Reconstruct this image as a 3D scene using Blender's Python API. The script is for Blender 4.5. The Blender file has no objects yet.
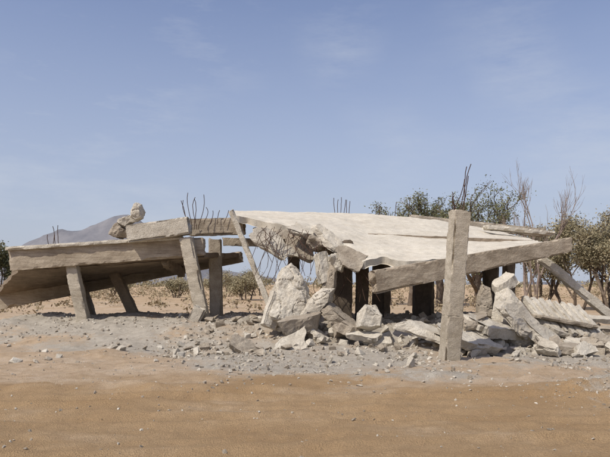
import bpy, bmesh, math, random
import numpy as np
from mathutils import Vector, Matrix, Euler, noise
R=math.radians
scene=bpy.context.scene
# ------------------------------------------------------------------ helpers
def link(o,parent=None):
    scene.collection.objects.link(o)
    if parent is not None: o.parent=parent
    return o
def empty(name):
    return link(bpy.data.objects.new(name,None))
def mesh_obj(name,verts,faces,mat=None,parent=None,smooth=False):
    me=bpy.data.meshes.new(name)
    me.from_pydata([tuple(v) for v in verts],[],[tuple(f) for f in faces]); me.update()
    if mat: me.materials.append(mat)
    if smooth: me.polygons.foreach_set('use_smooth',[True]*len(me.polygons))
    return link(bpy.data.objects.new(name,me),parent)
def hsh(i,j,s):
    v=np.sin(i*127.1+j*311.7+s*74.7)*43758.5453
    return v-np.floor(v)
def vn(x,y,s=0):
    xi=np.floor(x); yi=np.floor(y); fx=x-xi; fy=y-yi
    fx=fx*fx*(3-2*fx); fy=fy*fy*(3-2*fy)
    a=hsh(xi,yi,s); b=hsh(xi+1,yi,s); c=hsh(xi,yi+1,s); d=hsh(xi+1,yi+1,s)
    return (a*(1-fx)+b*fx)*(1-fy)+(c*(1-fx)+d*fx)*fy-0.5
def fbm(x,y,s=0,o=4):
    t=0; a=1
    for k in range(o):
        t=t+vn(x,y,s+k)*a; x=x*2.03+3.1; y=y*2.03+1.7; a*=.5
    return t
def ss(x,a,b):
    t=np.clip((x-a)/(b-a),0,1); return t*t*(3-2*t)
# ------------------------------------------------------------------ materials
def newmat(name):
    m=bpy.data.materials.new(name); m.use_nodes=True
    nt=m.node_tree; b=nt.nodes['Principled BSDF']
    b.inputs['Roughness'].default_value=.92
    b.inputs['Specular IOR Level'].default_value=.15
    return m,nt,b
def N(nt,t,**k):
    n=nt.nodes.new(t)
    for a,v in k.items():
        if a in n.inputs: n.inputs[a].default_value=v
        else: setattr(n,a,v)
    return n
def ramp(nt,fac,stops):
    r=nt.nodes.new('ShaderNodeValToRGB'); cr=r.color_ramp
    while len(cr.elements)<len(stops): cr.elements.new(.5)
    for e,(p,c) in zip(cr.elements,stops):
        e.position=p; e.color=(*c,1) if len(c)==3 else c
    nt.links.new(fac,r.inputs[0]); return r.outputs[0]
def mix(nt,fac,a,b,mode='MIX'):
    m=nt.nodes.new('ShaderNodeMix'); m.data_type='RGBA'; m.blend_type=mode
    for s,v in ((0,fac),(6,a),(7,b)):
        if hasattr(v,'is_linked'): nt.links.new(v,m.inputs[s])
        else: m.inputs[s].default_value=v if s==0 else (*v,1)
    return m.outputs[2]
def tex(nt,vec,scale,detail=6,rough=.6):
    n=N(nt,'ShaderNodeTexNoise'); n.inputs['Scale'].default_value=scale
    n.inputs['Detail'].default_value=detail; n.inputs['Roughness'].default_value=rough
    nt.links.new(vec,n.inputs['Vector']); return n.outputs['Fac']
def concrete(name,light,dark,stain,streak=(1,1,1),bump=.5,stain_amt=.6,grain=1.0):
    m,nt,b=newmat(name)
    tc=N(nt,'ShaderNodeTexCoord').outputs['Object']
    geo=N(nt,'ShaderNodeNewGeometry').outputs['Position']
    mp=N(nt,'ShaderNodeMapping'); mp.inputs['Scale'].default_value=streak; nt.links.new(tc,mp.inputs[0])
    big=tex(nt,geo,1.1,8,.65); mid=tex(nt,mp.outputs[0],4.0,8,.7); fine=tex(nt,geo,45*grain,5,.7)
    c=ramp(nt,mid,[(.32,dark),(.62,light)])
    sf=ramp(nt,big,[(.44,(0,0,0)),(.68,(stain_amt,)*3)])
    c=mix(nt,sf,c,stain)
    fr=ramp(nt,fine,[(.3,(.72,.72,.72)),(.7,(1.15,1.15,1.15))])
    c=mix(nt,1.0,c,fr,'MULTIPLY')
    vo=N(nt,'ShaderNodeTexVoronoi'); vo.inputs['Scale'].default_value=26*grain; nt.links.new(geo,vo.inputs['Vector'])
    sp=ramp(nt,vo.outputs['Distance'],[(.10,(.62,.6,.58)),(.2,(1,1,1))])
    pf=tex(nt,geo,2.6,3,.6)
    pm=ramp(nt,pf,[(.5,(0,0,0)),(.6,(.8,.8,.8))])
    c=mix(nt,pm,c,mix(nt,1.0,c,sp,'MULTIPLY'))
    nt.links.new(c,b.inputs['Base Color'])
    ad=N(nt,'ShaderNodeMath',operation='ADD'); nt.links.new(fine,ad.inputs[0]); nt.links.new(mid,ad.inputs[1])
    bp=N(nt,'ShaderNodeBump'); bp.inputs['Strength'].default_value=bump; bp.inputs['Distance'].default_value=.03
    nt.links.new(ad.outputs[0],bp.inputs['Height']); nt.links.new(bp.outputs[0],b.inputs['Normal'])
    return m
M_slab=concrete('roof_concrete',(.62,.57,.475),(.52,.47,.38),(.42,.37,.29),bump=.4,stain_amt=.5)
M_beam=concrete('beam_concrete',(.47,.40,.305),(.27,.215,.155),(.19,.15,.105),streak=(.35,2.2,3.5),bump=.6,stain_amt=.7)
M_under=concrete('shaded_soffit_concrete',(.30,.24,.175),(.19,.148,.105),(.13,.10,.07),bump=.6)  # darker concrete: shade beneath the slabs is put into the base colour
M_col=concrete('column_concrete',(.53,.47,.375),(.38,.33,.25),(.26,.215,.155),streak=(.5,2,2),bump=.6)
M_pale=concrete('broken_concrete',(.64,.59,.495),(.49,.44,.355),(.35,.30,.23),bump=.9,grain=.7)
M_brn=concrete('dusty_concrete',(.46,.40,.315),(.30,.25,.19),(.22,.18,.135),bump=.9,grain=.7)
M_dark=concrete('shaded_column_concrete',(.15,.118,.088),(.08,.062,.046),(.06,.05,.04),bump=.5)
m,nt,b=newmat('rusty_steel'); b.inputs['Base Color'].default_value=(.07,.04,.028,1); M_steel=m
def solid(name,c1,c2,scale):
    m,nt,b=newmat(name); g=N(nt,'ShaderNodeNewGeometry').outputs['Position']
    nt.links.new(ramp(nt,tex(nt,g,scale,4,.6),[(.35,c1),(.65,c2)]),b.inputs['Base Color']); return m
M_bark=solid('bark',(.10,.075,.055),(.19,.15,.115),6)
M_bare=solid('bare_bark',(.20,.155,.13),(.30,.24,.20),6)
M_leafA=solid('acacia_leaf',(.10,.105,.050),(.19,.185,.10),.9)
M_leafB=solid('dusty_bush_leaf',(.21,.185,.11),(.36,.31,.20),.9)
M_leafC=solid('dry_scrub',(.22,.175,.105),(.36,.29,.19),.9)
# ------------------------------------------------------------------ ground
def rut(x,y):
    h=0
    for c,sl,a in ((5.7,.10,1),(6.15,.10,.8),(6.95,-.06,1),(7.45,-.06,.9),(8.15,.05,1),(8.55,.05,.8)):
        yy=c+sl*x+.15*np.sin(x*.35+c)
        k=np.clip(.7+1.6*fbm(x*.7,y*.9,44+int(c*3)),0,2)
        tread=1+.35*np.sin(x*42)
        h=h-a*.032*np.exp(-((y-yy)/.12)**4)*k*tread+a*.024*(np.exp(-((y-yy-.22)/.07)**2)+np.exp(-((y-yy+.22)/.07)**2))*k
    return h
def gh(x,y):
    x=np.asarray(x,float); y=np.asarray(y,float)
    y0=np.interp(x,[-9,-3,0,4,9],[15.6,14.2,12.9,12.5,13.0])
    m=ss(y,y0,y0+3.6)*(1-ss(y,20.5,26))*ss(x,-13.5,-8.5)*(1-ss(x,6.5,11))*.50
    near=ss(y,9,13)*(1-ss(y,28,40))
    h=m+near*fbm(x*.9,y*.9,3)*.15
    h=h+near*fbm(x*3.5,y*3.5,9)*.05*(.5+1.6*m/.5)
    fg=1-ss(y,11,14)
    h=h+fg*fbm(x*.5,y*.8,21)*.08+fg*fbm(x*2.0,y*2.2,25,3)*.034+fg*fbm(x*7,y*8,5,3)*.020
    lip=np.exp(-((y-(9.5+.5*np.sin(x*.55)+.7*fbm(x*.7,y*0,31)))/.30)**2)
    h=h+lip*.075*np.clip(.5+1.6*fbm(x*1.3,y*1.3,12),0,2)
    h=h+.30*np.exp(-(((x-4.9)/1.15)**2+((y-8.6)/.75)**2))*(1+.5*fbm(x*5,y*5,33))
    h=h+rut(x,y)
    h=h+ss(y,30,60)*fbm(x*.05,y*.05,8)*.5*(1-ss(y,250,500))
    return h
def geo(a,b,n):
    return list(np.geomspace(a,b,n))
xs=np.array([-v for v in geo(14.2,6000,34)][::-1]+list(np.arange(-14,14.01,.07))+geo(14.2,6000,34))
ys=np.array([-60,-30,-15,-6,0,2,3]+list(np.arange(3.6,14,.045))+list(np.arange(14,28,.09))+geo(28.2,7000,60))
X,Y=np.meshgrid(xs,ys); Z=gh(X,Y)
nx,ny=len(xs),len(ys)
V=np.stack([X.ravel(),Y.ravel(),Z.ravel()],1)
idx=np.arange(nx*ny).reshape(ny,nx)
F=np.stack([idx[:-1,:-1].ravel(),idx[:-1,1:].ravel(),idx[1:,1:].ravel(),idx[1:,:-1].ravel()],1)
m,nt,b=newmat('desert_sand'); b.inputs['Specular IOR Level'].default_value=.05
g=N(nt,'ShaderNodeNewGeometry').outputs['Position']
at=N(nt,'ShaderNodeAttribute'); at.attribute_name='gravel'
at2=N(nt,'ShaderNodeAttribute'); at2.attribute_name='pale'
mp=N(nt,'ShaderNodeMapping'); mp.inputs['Scale'].default_value=(.6,1.0,1); nt.links.new(g,mp.inputs[0])
big=tex(nt,mp.outputs[0],.9,8,.65); mid=tex(nt,g,5,8,.7); fine=tex(nt,g,60,4,.7)
s1=ramp(nt,big,[(.34,(.41,.272,.145)),(.52,(.465,.32,.18)),(.70,(.53,.385,.24))])
s2=ramp(nt,big,[(.34,(.50,.37,.24)),(.52,(.58,.445,.31)),(.70,(.62,.505,.375))])
pz=N(nt,'ShaderNodeMath',operation='MULTIPLY_ADD'); nt.links.new(big,pz.inputs[0]); pz.inputs[1].default_value=1.4; pz.inputs[2].default_value=-.7
pa=N(nt,'ShaderNodeMath',operation='ADD'); nt.links.new(at2.outputs['Fac'],pa.inputs[0]); nt.links.new(pz.outputs[0],pa.inputs[1])
sand=mix(nt,ramp(nt,pa.outputs[0],[(.1,(0,0,0)),(.9,(1,1,1))]),s1,s2)
sand=mix(nt,ramp(nt,mid,[(.42,(0,0,0)),(.72,(.6,.6,.6))]),sand,(.36,.245,.14))
grav=ramp(nt,mid,[(.3,(.38,.335,.275)),(.7,(.58,.525,.435))])
ff=N(nt,'ShaderNodeMath',operation='ADD'); nt.links.new(at.outputs['Fac'],ff.inputs[0])
f2=N(nt,'ShaderNodeMath',operation='MULTIPLY_ADD'); nt.links.new(mid,f2.inputs[0]); f2.inputs[1].default_value=1.4; f2.inputs[2].default_value=-.7
nt.links.new(f2.outputs[0],ff.inputs[1])
c=mix(nt,ramp(nt,ff.outputs[0],[(.25,(0,0,0)),(.75,(1,1,1))]),sand,grav)
c=mix(nt,1.0,c,ramp(nt,fine,[(.3,(.72,.72,.72)),(.7,(1.16,1.16,1.16))]),'MULTIPLY')
nt.links.new(c,b.inputs['Base Color'])
ad=N(nt,'ShaderNodeMath',operation='ADD'); nt.links.new(fine,ad.inputs[0]); nt.links.new(mid,ad.inputs[1])
bp=N(nt,'ShaderNodeBump'); bp.inputs['Strength'].default_value=.9; bp.inputs['Distance'].default_value=.045
nt.links.new(ad.outputs[0],bp.inputs['Height']); nt.links.new(bp.outputs[0],b.inputs['Normal'])
M_ground=m
me=bpy.data.meshes.new('sandy_ground'); me.from_pydata(V.tolist(),[],F.tolist()); me.update()
xr,yr=X.ravel(),Y.ravel()
def gravmask(x,y):
    y0=np.interp(x,[-9,-5,-3,0,4,9],[15.0,14.0,11.2,9.9,11.0,12.2])+fbm(x*.6,y*.5,61)*2.8
    return ss(y,y0-1.0,y0+2.2)*(1-ss(y,21,25))*ss(x,-12,-8)*(1-ss(x,7.5,10))
gr=gravmask(xr,yr)*.85
gr=np.maximum(gr,np.exp(-(((xr-4.9)/1.2)**2+((yr-8.6)/.75)**2))*.75)
gr=np.clip(gr+fbm(xr*.6,yr*.8,77)*.9*(gr>.02),0,1)
a=me.attributes.new('gravel','FLOAT','POINT'); a.data.foreach_set('value',gr.astype(np.float32))
pl=ss(yr+fbm(xr*.35,yr*.5,90)*2.2,8.0,11.0)*(1-.45*ss(yr,26,60))
a=me.attributes.new('pale','FLOAT','POINT'); a.data.foreach_set('value',pl.astype(np.float32))
me.materials.append(M_ground); me.polygons.foreach_set('use_smooth',[True]*len(me.polygons))
link(bpy.data.objects.new('sandy_ground',me))
# ------------------------------------------------------------------ solids
def frame(A,B,roll=0):
    A,B=Vector(A),Vector(B); d=(B-A).normalized()
    ref=Vector((0,1,0)) if abs(d.z)>.7 else Vector((0,0,1))
    y=ref.cross(d).normalized(); z=d.cross(y).normalized()
    M=Matrix((d,y,z)).transposed().to_4x4()
    M=M@Matrix.Rotation(roll,4,'X'); M.translation=(A+B)/2
    return M,(B-A).length
def boxgrid(L,W,H,res,maxn=90):
    n=[max(2,min(maxn,int(round(s/res)))) for s in (L,W,H)]
    idx={};verts=[];faces=[]
    def vid(i,j,k):
        if (i,j,k) not in idx:
            idx[(i,j,k)]=len(verts); verts.append((i/n[0]-.5,j/n[1]-.5,k/n[2]-.5,i in(0,n[0]),j in(0,n[1]),k in(0,n[2])))
        return idx[(i,j,k)]
    for k in (0,n[2]):
        for i in range(n[0]):
            for j in range(n[1]):
                q=[vid(i,j,k),vid(i+1,j,k),vid(i+1,j+1,k),vid(i,j+1,k)]; faces.append(q if k else q[::-1])
    for j in (0,n[1]):
        for i in range(n[0]):
            for k in range(n[2]):
                q=[vid(i,j,k),vid(i+1,j,k),vid(i+1,j,k+1),vid(i,j,k+1)]; faces.append(q[::-1] if j else q)
    for i in (0,n[0]):
        for j in range(n[1]):
            for k in range(n[2]):
                q=[vid(i,j,k),vid(i,j+1,k),vid(i,j+1,k+1),vid(i,j,k+1)]; faces.append(q if i else q[::-1])
    return verts,faces
def member(name,A,B,w,h,mat,parent=None,roll=0,w1=None,h1=None,chip=.05,res=.06,seed=0,endj=.08,bend=0,rough=.010):
    M,L=frame(A,B,roll); verts,faces=boxgrid(L,w,h,res)
    w1=w if w1 is None else w1; h1=h if h1 is None else h1
    out=[]; so=Vector((seed*7.3,seed*3.1,seed*1.7))
    for (x,y,z,ex,ey,ez) in verts:
        t=x+.5; W=w*(1-t)+w1*t; H=h*(1-t)+h1*t
        p=Vector((x*L,y*W,z*H)); ne=ex+ey+ez
        if ne>=2:
            c=max(0,noise.noise(p*2.3+so)+.10)*chip*2.0+max(0,noise.noise(p*9+so))*chip*.7
            if ey: p.y-=math.copysign(min(c,W*.4),y)
            if ez: p.z-=math.copysign(min(c,H*.4),z)
        if ex: p.x-=math.copysign(endj*(.5+noise.noise(p*4+so)*1.6+noise.noise(p*13+so)*.6),x)
        nv=noise.noise_vector(p*5+so)*rough+noise.noise_vector(p*17+so)*rough*.5
        p+=nv; p.z+=bend*(1-(2*x)**2)+noise.noise(Vector((p.x*.8,0,seed)))*.02
        out.append(M@p)
    return mesh_obj(name,out,faces,mat,parent)
def piece(name,c,size,rot,mat,parent=None,chip=.08,res=.06,seed=0,rough=.02):
    M=Euler([R(a) for a in rot]).to_matrix().to_4x4(); M.translation=Vector(c)
    verts,faces=boxgrid(*size,res); so=Vector((seed*5.3,seed*2.1,seed*9.7)); out=[]
    rr=random.Random(seed)
    cuts=[(rr.uniform(0,6.28),rr.uniform(.30,.46)) for _ in range(5)]
    for (x,y,z,ex,ey,ez) in verts:
        X2,Y2=x,y
        for a,dd in cuts:
            ca,sa=math.cos(a),math.sin(a); o=X2*ca+Y2*sa-dd
            if o>0: X2-=ca*o*.9; Y2-=sa*o*.9
        k=1+.30*noise.noise(Vector((x*2.2,y*2.2,seed*3.3)))+.15*noise.noise(Vector((x*6,y*6,seed*1.3)))
        tp=1-.25*z*math.sin(seed*3.7)
        q=Vector((X2*size[0]*k*tp*1.08,Y2*size[1]*k*tp*1.08,z*size[2])); p=q.copy()
        q.x+=size[0]*.18*y*math.sin(seed*2.1); q.y+=size[1]*.25*x*math.cos(seed*1.7)
        if ex+ey+ez>=2:
            c2=max(0,noise.noise(p*3+so)+.1)*chip*1.6
            q*=1-min(.3,c2/max(size[2],.3))
        q+=noise.noise_vector(p*4+so)*rough*1.4+noise.noise_vector(p*15+so)*rough*.7
        out.append(M@q)
    return mesh_obj(name,out,faces,mat,parent)
def refine(bm,seed,S,res,rough,crease):
    for k in range(6):
        e=[e for e in bm.edges if e.calc_length()>res]
        if not e or len(bm.verts)>12000: break
        bmesh.ops.subdivide_edges(bm,edges=e,cuts=1); bmesh.ops.triangulate(bm,faces=[f for f in bm.faces if len(f.verts)>3])
    bmesh.ops.recalc_face_normals(bm,faces=bm.faces); bm.normal_update()
    so=Vector((seed*1.7,seed*.9,seed*2.3)); moves=[]
    for v in bm.verts:
        p=v.co
        d=noise.noise(p*(2.2/S)+so)*S*.06+noise.noise(p*5+so)*rough+noise.noise(p*14+so)*rough*.45+noise.noise(p*32+so)*rough*.2
        if crease:
            cr=abs(noise.noise(p*(2.6/S)+so*2)); d-=max(0,.05-cr)*S*crease
        moves.append(v.co+v.normal*d)
    for v,mv in zip(bm.verts,moves): v.co=mv
    V=[v.co.copy() for v in bm.verts]
    bm.verts.index_update(); F=[[v.index for v in f.verts] for f in bm.faces]; bm.free(); return V,F
def chunk_geo(size,seed,n=16,res=.1,rough=.04,boxy=.6,crease=.6):
    rnd=random.Random(seed); bm=bmesh.new()
    for i in range(n):
        v=Vector((rnd.gauss(0,1),rnd.gauss(0,1),rnd.gauss(0,1))).normalized()
        v=Vector([math.copysign(abs(a)**boxy,a) for a in v])*rnd.uniform(.8,1.0)
        bm.verts.new((v.x*size[0]*.52,v.y*size[1]*.52,v.z*size[2]*.52))
    bmesh.ops.convex_hull(bm,input=bm.verts[:])
    bmesh.ops.delete(bm,geom=[v for v in bm.verts if not v.link_faces],context='VERTS')
    return refine(bm,seed,max(size),res,rough,crease)
def chunk(name,c,size,rot,seed,mat,parent=None,**k):
    V,F=chunk_geo(size,seed,**k); M=Euler([R(a) for a in rot]).to_matrix().to_4x4(); M.translation=Vector(c)
    return mesh_obj(name,[M@v for v in V],F,mat,parent)
def block(name,outline,y,depth,seed,mat,parent=None,res=.05,rough=.035,crease=.5,lean=0):
    rnd=random.Random(seed); bm=bmesh.new(); cx=sum(p[0] for p in outline)/len(outline); cz=sum(p[1] for p in outline)/len(outline)
    for (x,z) in outline:
        f=rnd.uniform(.55,.85)
        bm.verts.new((x,y+rnd.uniform(-.08,.12)+lean*(z-cz),z))
        bm.verts.new((cx+(x-cx)*f,y-depth*.5*rnd.uniform(.7,1)+lean*(z-cz),cz+(z-cz)*f))
        bm.verts.new((cx+(x-cx)*.9,y+depth*.5*rnd.uniform(.7,1)+lean*(z-cz),cz+(z-cz)*.9))
    bmesh.ops.convex_hull(bm,input=bm.verts[:])
    bmesh.ops.delete(bm,geom=[v for v in bm.verts if not v.link_faces],context='VERTS')
    V,F=refine(bm,seed,1.0,res,rough,crease)
    return mesh_obj(name,V,F,mat,parent)
class MB:
    def __init__(s): s.v=[];s.f=[]
    def tube(s,pts,r0,r1=None,n=5):
        r1=r0 if r1 is None else r1; pts=[Vector(p) for p in pts]; base=len(s.v); m=len(pts)
        for i,p in enumerate(pts):
            d=(pts[min(i+1,m-1)]-pts[max(i-1,0)]).normalized()
            ref=Vector((0,1,0)) if abs(d.z)>.8 else Vector((0,0,1))
            a=ref.cross(d).normalized(); b=d.cross(a); r=r0+(r1-r0)*i/max(1,m-1)
            for k in range(n):
                t=2*math.pi*k/n; s.v.append(p+a*math.cos(t)*r+b*math.sin(t)*r)
        for i in range(m-1):
            for k in range(n):
                q=base+i*n; s.f.append((q+k,q+(k+1)%n,q+n+(k+1)%n,q+n+k))
    def obj(s,name,mat,parent=None,smooth=True): return mesh_obj(name,s.v,s.f,mat,parent,smooth)
def rebar(name,roots,mat,parent,r=.009,seed=0,jit=.06):
    rnd=random.Random(seed); mb=MB()
    for A,B,cu in roots:
        A,B=Vector(A),Vector(B); L=(B-A).length
        side=Vector((rnd.uniform(-1,1),rnd.uniform(-.6,.6),rnd.uniform(-.2,.2)))
        pts=[]
        for i in range(9):
            t=i/8; pts.append(A.lerp(B,t)+side*cu*L*math.sin(t*math.pi*.9)*t+Vector((rnd.uniform(-1,1),rnd.uniform(-1,1),0))*jit*.12*L)
        mb.tube(pts,r)
    return mb.obj(name,mat,parent)
def loft(name,near,far,nu,nv,th,mat,parent,seed=0,jn=.15,jf=.05,sag=0,rough=.02,droop=0):
    near=[Vector(p) for p in near]; far=[Vector(p) for p in far]
    def ev(P,u):
        t=u*(len(P)-1); i=min(int(t),len(P)-2); f=t-i
        return P[i].lerp(P[i+1],f)
    top=[];bot=[]
    for j in range(nv+1):
        for i in range(nu+1):
            u=i/nu; v=(j/nv)**1.6
            jag=(noise.noise(Vector((u*9,seed,0)))*jn+noise.noise(Vector((u*27,seed,5)))*jn*.35)*(1-v)**10
            jag2=(noise.noise(Vector((u*14,seed,9))))*jf*v**8
            a=ev(near,u); b=ev(far,u); p=a.lerp(b,v); d=(b-a).normalized()
            p=p+d*(jag+jag2); p.x+= (noise.noise(Vector((v*9,seed,3)))*.12) if i in(0,nu) else 0
            p.z-=sag*math.sin(v*math.pi)*math.sin(u*math.pi)
            if droop:
                kk=math.exp(-((u-.36)/.12)**2)+.35*math.exp(-((u-.12)/.08)**2)
                p.z-=droop*kk*(1-v)**7*(1+.8*noise.noise(Vector((u*18,v*9,seed))))
            p+=noise.noise_vector(p*1.1+Vector((seed,0,0)))*rough*1.5+noise.noise_vector(p*6)*rough*.5
            top.append(p); q=p.copy(); q.z-=th*(1+.25*noise.noise(p*3))
            if j==0: q+=d*(.06+.06*noise.noise(p*4))
            bot.append(q)
    n=len(top); F=[]; W=nu+1
    for j in range(nv):
        for i in range(nu):
            a=j*W+i; F.append((a,a+1,a+1+W,a+W)); F.append((n+a,n+a+W,n+a+1+W,n+a+1))
    for i in range(nu):
        F.append((i,n+i,n+i+1,i+1)); a=nv*W+i; F.append((a,a+1,n+a+1,n+a))
    for j in range(nv):
        a=j*W; F.append((a,a+W,n+a+W,n+a)); a=j*W+nu; F.append((a,n+a,n+a+W,a+W))
    return mesh_obj(name,top+bot,F,mat,parent)
# ------------------------------------------------------------------ collapsed building
B=empty('collapsed_concrete_building')
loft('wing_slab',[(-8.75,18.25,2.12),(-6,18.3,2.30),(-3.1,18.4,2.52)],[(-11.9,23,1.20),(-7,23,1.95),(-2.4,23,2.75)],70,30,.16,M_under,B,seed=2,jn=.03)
member('wing_front_beam',(-8.85,18.05,2.31),(-3.0,18.05,2.70),.28,.70,M_beam,B,h1=.54,seed=1,chip=.05,res=.07,endj=.04)
member('wing_front_lip',(-8.9,17.86,2.62),(-3.6,17.86,2.95),.16,.11,M_pale,B,seed=3,chip=.03,res=.05,endj=.05)
member('wing_rear_beam',(-12.2,22.6,.80),(-2.35,22.6,2.60),.3,.66,M_beam,B,h1=.42,seed=4,chip=.05,res=.09)
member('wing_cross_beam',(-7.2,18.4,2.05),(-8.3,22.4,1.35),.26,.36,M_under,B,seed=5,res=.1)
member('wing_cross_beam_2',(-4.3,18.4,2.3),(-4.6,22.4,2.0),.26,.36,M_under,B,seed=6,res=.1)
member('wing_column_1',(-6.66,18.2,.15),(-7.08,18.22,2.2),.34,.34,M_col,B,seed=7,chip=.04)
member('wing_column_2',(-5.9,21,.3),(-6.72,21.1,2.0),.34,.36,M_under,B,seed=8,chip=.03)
member('wing_column_3',(-2.98,17.75,.35),(-3.52,17.78,2.95),.38,.36,M_col,B,seed=9,chip=.05)
member('wing_column_4',(-2.95,20,.4),(-3.0,20.0,3.1),.40,.4,M_brn,B,seed=10,chip=.03)
member('wing_column_5',(-7.9,22.3,.2),(-8.3,22.4,1.3),.34,.34,M_under,B,seed=12,chip=.03)
member('roof_left_beam',(-3.65,18.7,3.33),(-1.85,18.7,3.36),.4,.52,M_beam,B,seed=13,chip=.07)
member('roof_left_beam_2',(-2.7,19.6,2.95),(-1.2,19.4,2.9),.25,.26,M_brn,B,seed=14,chip=.05)
near=[(-2.05,17.9,3.60),(-1.0,17.5,3.44),(-.1,17.0,3.24),(.75,16.2,2.86),(1.55,15.3,2.33),(2.5,15.1,2.16),(3.5,15.1,2.20),(4.6,15.5,2.32),(5.7,16.0,2.52),(6.6,16.6,2.72)]
far=[(-2.9,24,4.50),(-1.6,24,4.47),(-.2,24,4.44),(1.0,24,4.41),(2.4,24,4.36),(3.8,24,4.26),(5.2,24,4.12),(6.6,24,3.9),(7.8,24,3.66),(8.9,24,3.38)]
loft('roof_slab',near,far,190,80,.20,M_slab,B,seed=5,jn=.5,jf=.08,rough=.035,droop=.30)
def roofz(x,y):
    best=None
    for i in range(len(near)-1):
        for f in (0,.25,.5,.75):
            a=Vector(near[i]).lerp(Vector(near[i+1]),f); b=Vector(far[i]).lerp(Vector(far[i+1]),f)
            v=(y-a.y)/(b.y-a.y); p=a.lerp(b,v); d=abs(p.x-x)
            if best is None or d<best[0]: best=(d,p.z)
    return best[1]
member('roof_far_parapet',(4.2,24.4,4.22),(9.7,24.3,3.62),.3,.34,M_brn,B,seed=15,chip=.06,res=.09)
member('roof_far_parapet_2',(6.4,21.5,3.60),(9.2,22.2,3.42),.5,.16,M_slab,B,seed=16,chip=.06,res=.09)
member('roof_front_beam',(1.56,14.15,1.61),(7.05,16.0,2.62),.30,.55,M_beam,B,h1=.38,seed=17,chip=.08,res=.055,endj=.12)
member('roof_inner_beam',(-1.6,18.6,3.15),(2.0,17.2,2.35),.3,.4,M_under,B,seed=18,chip=.05,res=.08)
member('roof_inner_beam_2',(1.2,19.0,3.0),(7.2,19.0,2.75),.3,.4,M_under,B,seed=19,chip=.05,res=.1)
for k,(x,y,w) in enumerate([(1.04,17,.55),(1.62,17.2,.36),(2.28,18.8,.36),(3.5,18,.5),(5.55,18,.42),(-.4,20.5,.4),(4.4,21.5,.4),(6.6,19.5,.36),(2.9,22,.4),(1.35,20.5,.45)]):
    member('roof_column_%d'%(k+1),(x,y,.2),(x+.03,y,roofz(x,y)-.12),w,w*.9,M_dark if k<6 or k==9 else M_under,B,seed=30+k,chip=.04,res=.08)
piece('torn_edge_1',(.05,16.5,3.0),(1.1,.6,.16),(28,12,-8),M_pale,B,seed=1)
piece('torn_edge_2',(.72,15.95,2.72),(1.15,.55,.16),(38,30,-10),M_pale,B,seed=2)
piece('torn_edge_3',(1.15,15.45,2.25),(.75,.6,.16),(50,28,-15),M_brn,B,seed=3)
piece('torn_edge_4',(-.75,16.9,2.95),(1.1,.5,.14),(62,12,-5),M_brn,B,seed=4)
chunk('torn_edge_5',(.80,15.5,2.10),(.5,.4,.5),(0,20,0),5,M_pale,B,res=.05)
piece('torn_edge_6',(-.95,16.5,2.72),(1.3,.55,.22),(60,30,0),M_pale,B,seed=76)
piece('torn_edge_7',(.48,15.6,2.0),(.34,.35,.8),(0,-12,0),M_pale,B,seed=77,chip=.12)
piece('torn_edge_8',(-.1,16.8,2.55),(.9,.6,.2),(50,25,0),M_brn,B,seed=8)
chunk('torn_edge_9',(.30,16.0,2.66),(.55,.4,.35),(0,20,0),9,M_brn,B,res=.05)
rb=[]
rnd=random.Random(4)
for i in range(60):
    x=rnd.uniform(-1.3,1.5); y=16.2-.35*max(0,x)
    z=3.15-.42*max(0,x+.2)
    A=(x,y,z-rnd.uniform(0,.3)); Bp=(x+rnd.uniform(-.6,.6),y-rnd.uniform(0,.6),z-rnd.uniform(.3,1.6))
    rb.append((A,Bp,rnd.uniform(-.6,.6)))
rebar('hanging_rebar',rb,M_steel,B,r=.0075,seed=2)
rb=[((x,24,4.3),(x+rnd.uniform(-.1,.1),24,4.3+rnd.uniform(.35,.75)),.08) for x in (1.2,1.3,1.42,1.55,1.66,1.75,3.0,3.6)]
rebar('roof_rebar',rb,M_steel,B,r=.013,seed=3)
rb=[((-3.5+i*.06,18,3.2),(-3.75+i*.13,18,4.05+.3*rnd.random()),.25) for i in range(6)]+[((-3.1+i*.2,18.4,3.4),(-3.1+i*.25,18.4,3.75+.2*rnd.random()),.4) for i in range(4)]
rb+=[((-7.7+i*.09,18.1,2.6),(-7.75+i*.1,18.1,3.05+.3*rnd.random()),.15) for i in range(4)]
rebar('wing_rebar',rb,M_steel,B,r=.010,seed=5)
member('fallen_beam_block',(-5.25,17.75,3.02),(-3.38,17.75,3.30),.5,.5,M_pale,None,seed=20,chip=.10,res=.045,endj=.14)
chunk('concrete_boulder',(-5.52,17.9,3.10),(.62,.5,.5),(0,20,0),11,M_brn,res=.05)
chunk('concrete_boulder',(-5.28,17.9,3.46),(.66,.45,.36),(0,-28,0),12,M_pale,res=.05)
block('concrete_boulder',[(-5.22,3.52),(-5.15,3.78),(-5.02,3.98),(-4.86,3.94),(-4.76,3.72),(-4.82,3.50),(-5.02,3.42)],17.85,.4,13,M_pale)
member('broken_pillar_stub',(-3.36,17.3,.2),(-3.0,17.35,.92),.36,.34,M_pale,None,seed=21,chip=.08,res=.05)
member('leaning_concrete_post',(-2.05,16.5,3.62),(-.92,16.3,.85),.15,.17,M_pale,None,seed=22,chip=.03,res=.05,bend=.04)
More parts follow.
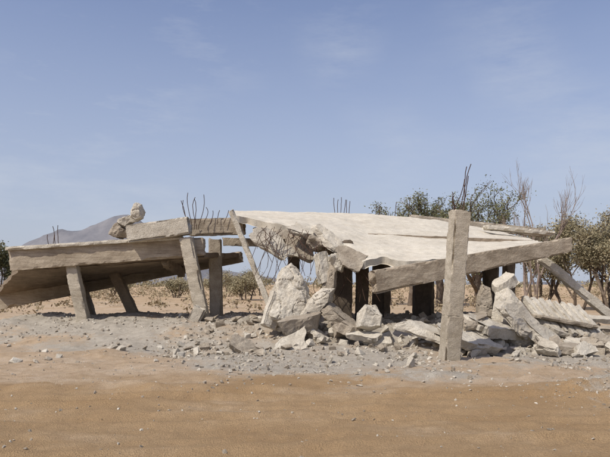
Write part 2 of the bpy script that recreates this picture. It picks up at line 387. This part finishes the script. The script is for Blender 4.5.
# ------------------------------------------------------------------ free-standing pillar
P=empty('concrete_pillar')
member('shaft_foot',(2.91,12.15,-.15),(2.99,12.15,.95),.345,.345,M_col,P,roll=R(12),seed=29,chip=.05,res=.03,endj=.03)
member('shaft',(2.985,12.16,.91),(3.13,12.15,3.07),.325,.325,M_col,P,roll=R(12),seed=23,chip=.05,res=.03,endj=.05)
rebar('rebar',[((3.0,12.05,3.0),(2.97,12.05,3.42),.1),((3.2,12.05,3.0),(3.28,12.1,3.95),.06),((3.03,12.25,3.0),(3.24,12.2,3.72),.1),((3.2,12.25,3.0),(3.33,12.2,3.78),.04),((3.1,12.1,3.0),(3.36,12.1,4.0),.05),((3.05,12.15,3.0),(3.0,12.1,3.35),.2)],M_steel,P,r=.009,seed=7,jit=.1)
# ------------------------------------------------------------------ boulders and slabs
cb='concrete_boulder'; sp='fallen_slab_piece'
block(cb,[(-1.10,.50),(-.98,1.10),(-.73,1.52),(-.62,2.02),(-.36,2.14),(-.08,1.88),(.10,1.40),(.30,.70),(-.13,.45),(-.77,.45)],15.35,.9,21,M_pale,res=.045,rough=.04,crease=1.0,lean=.25)
piece(cb,(-.80,15.0,.92),(.5,.3,.9),(-14,22,8),M_pale,seed=81,chip=.1)
block(cb,[(-.30,.62),(-.05,.55),(.35,.72),(.72,1.20),(.76,1.48),(.45,1.50),(.10,1.22)],15.0,.5,63,M_pale,rough=.035,crease=.8)
block(cb,[(.30,1.0),(.60,.95),(.78,1.5),(.86,2.05),(.66,2.12),(.48,1.6)],15.5,.35,64,M_brn,rough=.03)
piece(cb,(-.03,14.5,.60),(.85,.45,.42),(8,-6,10),M_brn,seed=25)
piece(cb,(.92,14.9,.66),(1.0,.5,.28),(20,38,0),M_brn,seed=26)
block(cb,[(1.22,.55),(1.24,.88),(1.42,1.10),(1.68,1.08),(1.85,.84),(1.80,.56),(1.5,.46)],14.2,.5,27,M_pale,rough=.025,crease=.3)
piece(cb,(1.05,14.3,.5),(.6,.4,.25),(20,15,30),M_brn,seed=28)
piece(sp,(2.78,13.8,.50),(1.15,.6,.2),(14,16,-5),M_pale,seed=31)
piece(sp,(3.72,13.35,.30),(1.35,.7,.24),(22,14,8),M_pale,seed=32)
piece(sp,(4.35,13.8,.55),(1.4,.7,.24),(20,16,5),M_pale,seed=33)
piece(sp,(3.9,13.9,.72),(1.05,.6,.2),(12,-8,20),M_brn,seed=34)
block(cb,[(4.57,.2),(4.48,.77),(4.69,1.36),(4.93,1.46),(5.28,1.08),(5.60,.48),(5.55,.15),(5.0,.05)],14.35,.4,35,M_pale,rough=.03,crease=.6,lean=.3)
piece(sp,(5.05,14.0,.72),(1.1,.75,.16),(52,38,8),M_pale,seed=82)
piece(cb,(4.96,14.9,1.62),(.6,.4,.26),(20,-32,10),M_pale,seed=36,chip=.1)
block(cb,[(4.30,.7),(4.28,1.3),(4.42,1.62),(4.66,1.5),(4.70,.7)],15.0,.4,37,M_brn,rough=.025)
piece(sp,(5.45,14.0,.42),(1.2,.6,.2),(34,35,0),M_pale,seed=38)
rr=random.Random(77)
for i in range(26):
    if i<17: x=rr.uniform(3.3,7.3); y=rr.uniform(12.9,14.7)
    else: x=rr.uniform(-1.4,2.6); y=rr.uniform(13.8,15.2)
    if abs(x-2.95)<.5: x+=1
    L=rr.uniform(.35,.85); z=float(gh(x,y))+rr.uniform(.06,.22)
    piece(sp,(x,y,z),(L,L*rr.uniform(.5,.8),rr.uniform(.10,.19)),(rr.uniform(5,50),rr.uniform(-30,32),rr.uniform(-40,40)),M_pale if rr.random()<.6 else M_brn,seed=200+i,chip=.07)
rp=empty('ribbed_floor_slab')
Mr=Euler((R(42),R(10),R(6))).to_matrix().to_4x4(); Mr.translation=Vector((6.3,14.8,.74))
for i in range(8):
    x=-.72+i*.2; A=Mr@Vector((x+.30,-.58,.0)); Bq=Mr@Vector((x-.12,.55,.0))
    member('rib_%d'%(i+1),A,Bq,.165,.17,M_pale,rp,seed=40+i,chip=.045,res=.04,endj=.16)
member('backing',Mr@Vector((-.75,0,-.10)),Mr@Vector((.8,0,-.10)),1.0,.1,M_brn,rp,seed=47)
member('leaning_concrete_beam',(6.35,16.3,2.3),(8.65,16.6,.55),.2,.24,M_pale,None,seed=48,chip=.04)
piece(sp,(8.0,16.0,.62),(1.3,.6,.14),(8,4,0),M_pale,seed=49)
piece(sp,(7.5,15.0,.38),(1.1,.6,.2),(8,-8,0),M_brn,seed=50)
piece(sp,(5.9,13.3,.12),(.9,.5,.22),(8,6,0),M_brn,seed=51)
# ------------------------------------------------------------------ rubble & gravel
base=[chunk_geo((1,1,.75),100+i,n=11,res=3,rough=0.0,crease=0) for i in range(8)]
base=[(np.array([tuple(v) for v in a]),np.array(f)) for a,f in base]
def scatter(name,pts,mat):
    VV=[];FF=[];o=0
    for (x,y,z,s,sd) in pts:
        r=random.Random(sd); v,f=base[sd%8]
        E=np.array(Euler((r.uniform(0,6),r.uniform(-.5,.5),r.uniform(0,6))).to_matrix())
        sc=np.array([r.uniform(.7,1.4),r.uniform(.6,1.2),r.uniform(.4,1.0)])*s
        w=(v*sc)@E.T+np.array([x,y,z]); VV.append(w); FF.append(f+o); o+=len(w)
    return mesh_obj(name,np.concatenate(VV).tolist(),np.concatenate(FF).tolist(),mat)
rnd=random.Random(11)
def cand(n,seed,x0,x1,ya,yb):
    r=np.random.RandomState(seed); x=r.uniform(x0,x1,n); y=r.uniform(ya,yb,n)
    return r,x,y
for nm,mat,sd in (('pale_rubble',M_pale,1),('brown_rubble',M_brn,2)):
    r,x,y=cand(56000,sd,-12,10.5,8.8,24)
    pr=gravmask(x,y)*(.12+1.2*np.clip(fbm(x*.8,y*.8,5)+.25,0,1))*np.interp(x,[-9,-4,-2,8],[.4,.55,.85,.85])
    k=r.uniform(0,1,len(x))<pr*.62; x=x[k]; y=y[k]; n=len(x)
    s=.016+.10*r.uniform(0,1,n)**5
    big=(r.uniform(0,1,n)<.03)&(x>-4); s=np.where(big,s*2.4,s)
    z=gh(x,y); scatter(nm,[(x[i],y[i],z[i]+s[i]*.15,s[i],i+7) for i in range(n)],mat)
for nm,mat,cnt in (('scattered_stones',M_pale,3600),('scattered_stones',M_brn,3600)):
    pts=[]
    for i in range(cnt):
        x=rnd.uniform(-9,9); y=5+9*rnd.random()**.7
        if rnd.random()<.25: x=rnd.gauss(4.9,.9); y=rnd.gauss(8.6,.5)
        s=.007+.05*rnd.random()**6
        pts.append((x,y,s,i))
    for (px,py,s) in ((-5.9,12.2,.3),(-5.4,12.0,.18),(-6.6,11.9,.2),(-4.3,14.0,.25),(-4.6,14.3,.3),(-2.1,11.6,.12),(-1.1,12.1,.16),(.5,12.2,.3),(1.2,12.9,.3),(-6,13.8,.2),(-5.2,12.7,.16),(1.6,11.3,.12),(-3.1,15,.3),(-3.6,14.8,.22)):
        pts.append((px+rnd.uniform(-.6,.6)*(mat is M_brn),py+rnd.uniform(-.6,.9)*(mat is M_brn),s*(1 if mat is M_pale else .6),int(px*100)+900))
    zz=gh(np.array([p[0] for p in pts]),np.array([p[1] for p in pts]))
    scatter(nm,[(p[0],p[1],z+p[2]*.1,p[2],p[3]) for p,z in zip(pts,zz)],mat)
for nm,mat,a,bq in (('broken_concrete_pile',M_brn,130,50),('broken_concrete_pile',M_pale,120,60)):
    pts=[]
    for i in range(a):
        x=rnd.uniform(-3,8); y=rnd.uniform(13.2,17.5); s=rnd.uniform(.1,.32); pts.append((x,y,s,i+3000+a))
    for i in range(bq):
        x=rnd.uniform(3.2,7.4); y=rnd.uniform(12.9,14.9); pts.append((x,y,rnd.uniform(.12,.34),i+4000+a))
    zz=gh(np.array([p[0] for p in pts]),np.array([p[1] for p in pts]))
    scatter(nm,[(p[0],p[1],z+p[2]*.2,p[2],p[3]) for p,z in zip(pts,zz)],mat)
# ------------------------------------------------------------------ vegetation
def grow(mb,tips,p,d,L,r,depth,rnd,spread=.55,up=.15,split=(2,3),seg=4,curl=.25,shrink=.72):
    pts=[p.copy()]
    for i in range(seg):
        d=(d+Vector((rnd.uniform(-1,1),rnd.uniform(-1,1),rnd.uniform(-.6,.8)))*curl*.5+Vector((0,0,up*.2))).normalized()
        p=p+d*L/seg; pts.append(p.copy())
    mb.tube(pts,r,r*.62,n=6 if depth>3 else 4)
    if depth<=2: tips.extend(pts[1:])
    if depth==0: return
    for k in range(rnd.randint(*split)):
        nd=(d+Vector((rnd.uniform(-1,1),rnd.uniform(-1,1),rnd.uniform(-.5,.9)))*spread+Vector((0,0,up))).normalized()
        grow(mb,tips,pts[rnd.randint(max(1,seg-2),seg)].copy(),nd,L*shrink*rnd.uniform(.8,1.15),r*.6,depth-1,rnd,spread,up,split,seg,curl,shrink)
def leaves(name,centers,rad,per,size,mat,parent,seed):
    r=np.random.RandomState(seed); n=len(centers)*per
    c=np.repeat(np.array([tuple(c) for c in centers]),per,0)
    keep=np.repeat(r.uniform(.3,1,len(centers)),per)
    P=c+r.normal(0,1,(n,3))*np.array([rad,rad,rad*.6])*keep[:,None]
    a=r.normal(0,1,(n,3)); a/=np.linalg.norm(a,axis=1)[:,None]
    b=np.cross(a,r.normal(0,1,(n,3))); b/=np.linalg.norm(b,axis=1)[:,None]
    s=size*r.uniform(.5,1.3,(n,1)); a=a*s; b=b*s*.5
    V=np.stack([P-a,P+b,P+a,P-b],1).reshape(-1,3)
    F=np.arange(n*4).reshape(-1,4)
    return mesh_obj(name,V.tolist(),F.tolist(),mat,parent)
def tree(name,pos,H,seed,leaf,bark,depth=5,rad=.45,per=14,size=.11,stems=1,spread=.6,up=.12,r=.16,lf=.32,thin=0,wide=1):
    rnd=random.Random(seed); T=empty(name); mb=MB(); tips=[]
    for s in range(stems):
        a=rnd.uniform(0,6.28); d=Vector((math.cos(a)*.35*(stems>1),math.sin(a)*.35*(stems>1),1)).normalized()
        grow(mb,tips,Vector((0,0,-.2))+Vector((math.cos(a)*.2,math.sin(a)*.2,0)),d,3*lf,r*3/H,depth,rnd,spread,up)
    top=max(v.z for v in mb.v); k=H/top
    kk=Vector((k*wide,k*wide,k)); f=lambda v: Vector((v.x*kk.x,v.y*kk.y,v.z*kk.z))+Vector(pos)
    mb.v=[f(v) for v in mb.v]; tips=[f(t) for t in tips]
    mb.obj('trunk_and_limbs',bark,T)
    tips=[t for t in tips if rnd.random()>thin]
    if leaf: leaves('foliage',tips,rad,per,size,leaf,T,seed)
    return T
for (x,y,h,s,th) in ((7.3,41,7.3,3,.35),(8.9,40,7.6,8,.35),(10.7,40,8.1,15,.35),(12.4,41,7.7,17,.4),(5.5,42,7.3,21,.6),(9.8,43,7.9,30,.4)):
    tree('acacia_tree',(x,y,0),h,s,M_leafA,M_bark,per=13,rad=.36,size=.07,spread=.8,up=.06,thin=th,wide=1.3)
tree('bare_tree',(13.3,35,0),8.5,5,None,M_bare,depth=6,spread=.45,up=.2,r=.10,stems=2)
for i,(x,y,h,th) in enumerate([(14.6,37,5.2,.45),(16.1,36,6.2,.4),(18.3,36,5.8,.4),(17.2,33,4.4,.5),(20.3,37,5.2,.5)]):
    tree('desert_tree',(x,y,0),h,40+i,M_leafB,M_bark,per=13,rad=.38,stems=3,spread=.75,size=.07,r=.1,thin=th)
for i,(x,y,h) in enumerate([(-30.5,60,5.4),(-28.6,62,4.0),(-33,61,5.8)]):
    tree('desert_tree',(x,y,0),h,60+i,M_leafA,M_bark,per=14,rad=.5,stems=2,spread=.7,size=.10,r=.12,thin=.35)
for i,(x,y,h) in enumerate([(-13,60,2.0),(-9.5,72,3.0),(-5.0,52,2.3),(-5.8,74,3.4),(3,62,2.2),(8,60,2.8),(-22,70,2.6)]):
    tree('desert_shrub',(x,y,0),h,80+i,M_leafB,M_bark,depth=4,per=10,rad=.45,stems=4,spread=.9,size=.08,r=.05,thin=.5,wide=1.4)
r=np.random.RandomState(3); cs=[]
for i in range(520):
    y=r.uniform(30,200); x=r.uniform(-.62,.62)*y; h=float(gh(x,y)); s=r.uniform(.3,1.3)
    for k in range(4): cs.append((x+r.normal(0,.6)*s,y+r.normal(0,.5),h+r.uniform(.05,.7)*s))
leaves('dry_scrub',cs,.4,20,.11,M_leafC,None,5)
cs=[]
for i in range(420):
    x=r.uniform(-260,260); y=230+r.uniform(-30,40); s=max(0,float(fbm(np.array(x*.03),np.array(2.0),9))+.35)
    for k in range(3): cs.append((x+r.normal(0,2),y,r.uniform(0,5.0)*s))
leaves('distant_bushes',cs,1.4,22,.5,M_leafB,None,8)
# ------------------------------------------------------------------ hills
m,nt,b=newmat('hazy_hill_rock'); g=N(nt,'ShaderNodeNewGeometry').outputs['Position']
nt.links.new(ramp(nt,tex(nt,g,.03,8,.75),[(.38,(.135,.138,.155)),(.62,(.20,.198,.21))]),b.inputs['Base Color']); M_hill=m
hx=np.linspace(-900,1100,400); hy=np.linspace(560,900,70); HX,HY=np.meshgrid(hx,hy)
ridge=np.interp(HX,[-900,-420,-330,-305,-290,-272,-256,-240,-222,-205,-190,-170,-140,-100,0,200,600,1100],[10,20,30,40,48,56,60,59,66,73,75,66,44,18,4,4,8,6])
prof=np.interp(HY,[560,600,640,720,900],[0,.55,1,.75,.0])
HZ=(ridge*prof+fbm(HX*.03,HY*.03,2,5)*9*prof*np.clip(ridge/40,.1,1))-2
iv=np.arange(HX.size).reshape(HX.shape)
F=np.stack([iv[:-1,:-1].ravel(),iv[:-1,1:].ravel(),iv[1:,1:].ravel(),iv[1:,:-1].ravel()],1)
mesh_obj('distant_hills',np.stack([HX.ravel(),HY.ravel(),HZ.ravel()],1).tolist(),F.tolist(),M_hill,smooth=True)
# ------------------------------------------------------------------ sky & sun
EL,RO=R(52),R(225)
w=bpy.data.worlds.new('World'); scene.world=w; w.use_nodes=True; nt=w.node_tree
bg=nt.nodes['Background']; sky=nt.nodes.new('ShaderNodeTexSky'); sky.sky_type='NISHITA'
sky.sun_disc=False; sky.sun_elevation=EL; sky.sun_rotation=RO; sky.dust_density=2.0; sky.air_density=1.0; sky.ozone_density=2.0; sky.altitude=200
tc=nt.nodes.new('ShaderNodeTexCoord'); mp=nt.nodes.new('ShaderNodeMapping'); mp.inputs['Scale'].default_value=(1.3,1.0,5.2); mp.inputs['Rotation'].default_value=(0,R(16),0)
nt.links.new(tc.outputs['Generated'],mp.inputs[0])
n1=tex(nt,mp.outputs[0],2.6,9,.68)
n2=tex(nt,tc.outputs['Generated'],2.9,2,.5)
cf=ramp(nt,n1,[(.44,(0,0,0)),(.72,(.50,.50,.50))])
cm=ramp(nt,n2,[(.42,(.05,.05,.05)),(.60,(1,1,1))])
cf=mix(nt,1.0,cf,cm,'MULTIPLY')
c=mix(nt,1.0,sky.outputs[0],(1.05,.98,1.10),'MULTIPLY')
sx=nt.nodes.new('ShaderNodeSeparateXYZ'); nt.links.new(tc.outputs['Generated'],sx.inputs[0])
hz=ramp(nt,sx.outputs['Z'],[(0,(.95,.95,.95)),(.12,(.70,.70,.70)),(.42,(.18,.18,.18))])
c=mix(nt,hz,c,(3.75,4.15,4.95))
c=mix(nt,cf,c,(4.6,4.95,5.6))
nt.links.new(c,bg.inputs['Color']); bg.inputs['Strength'].default_value=.128
ld=bpy.data.lights.new('sun','SUN'); ld.energy=4.2; ld.angle=R(.5); ld.color=(1,.94,.84)
sun=bpy.data.objects.new('sun',ld); link(sun)
d=Vector((math.sin(RO)*math.cos(EL),math.cos(RO)*math.cos(EL),math.sin(EL)))
sun.rotation_euler=d.to_track_quat('Z','Y').to_euler()
# ------------------------------------------------------------------ camera
cd=bpy.data.cameras.new('camera'); cam=bpy.data.objects.new('camera',cd); link(cam)
cam.location=(0,0,1.6); cam.rotation_euler=(R(90),0,0); cd.lens=35.4; cd.sensor_width=36; cd.shift_y=.0893
cd.clip_end=12000; scene.camera=cam
scene.view_settings.view_transform='Standard'; scene.view_settings.look='None'; scene.view_settings.exposure=0
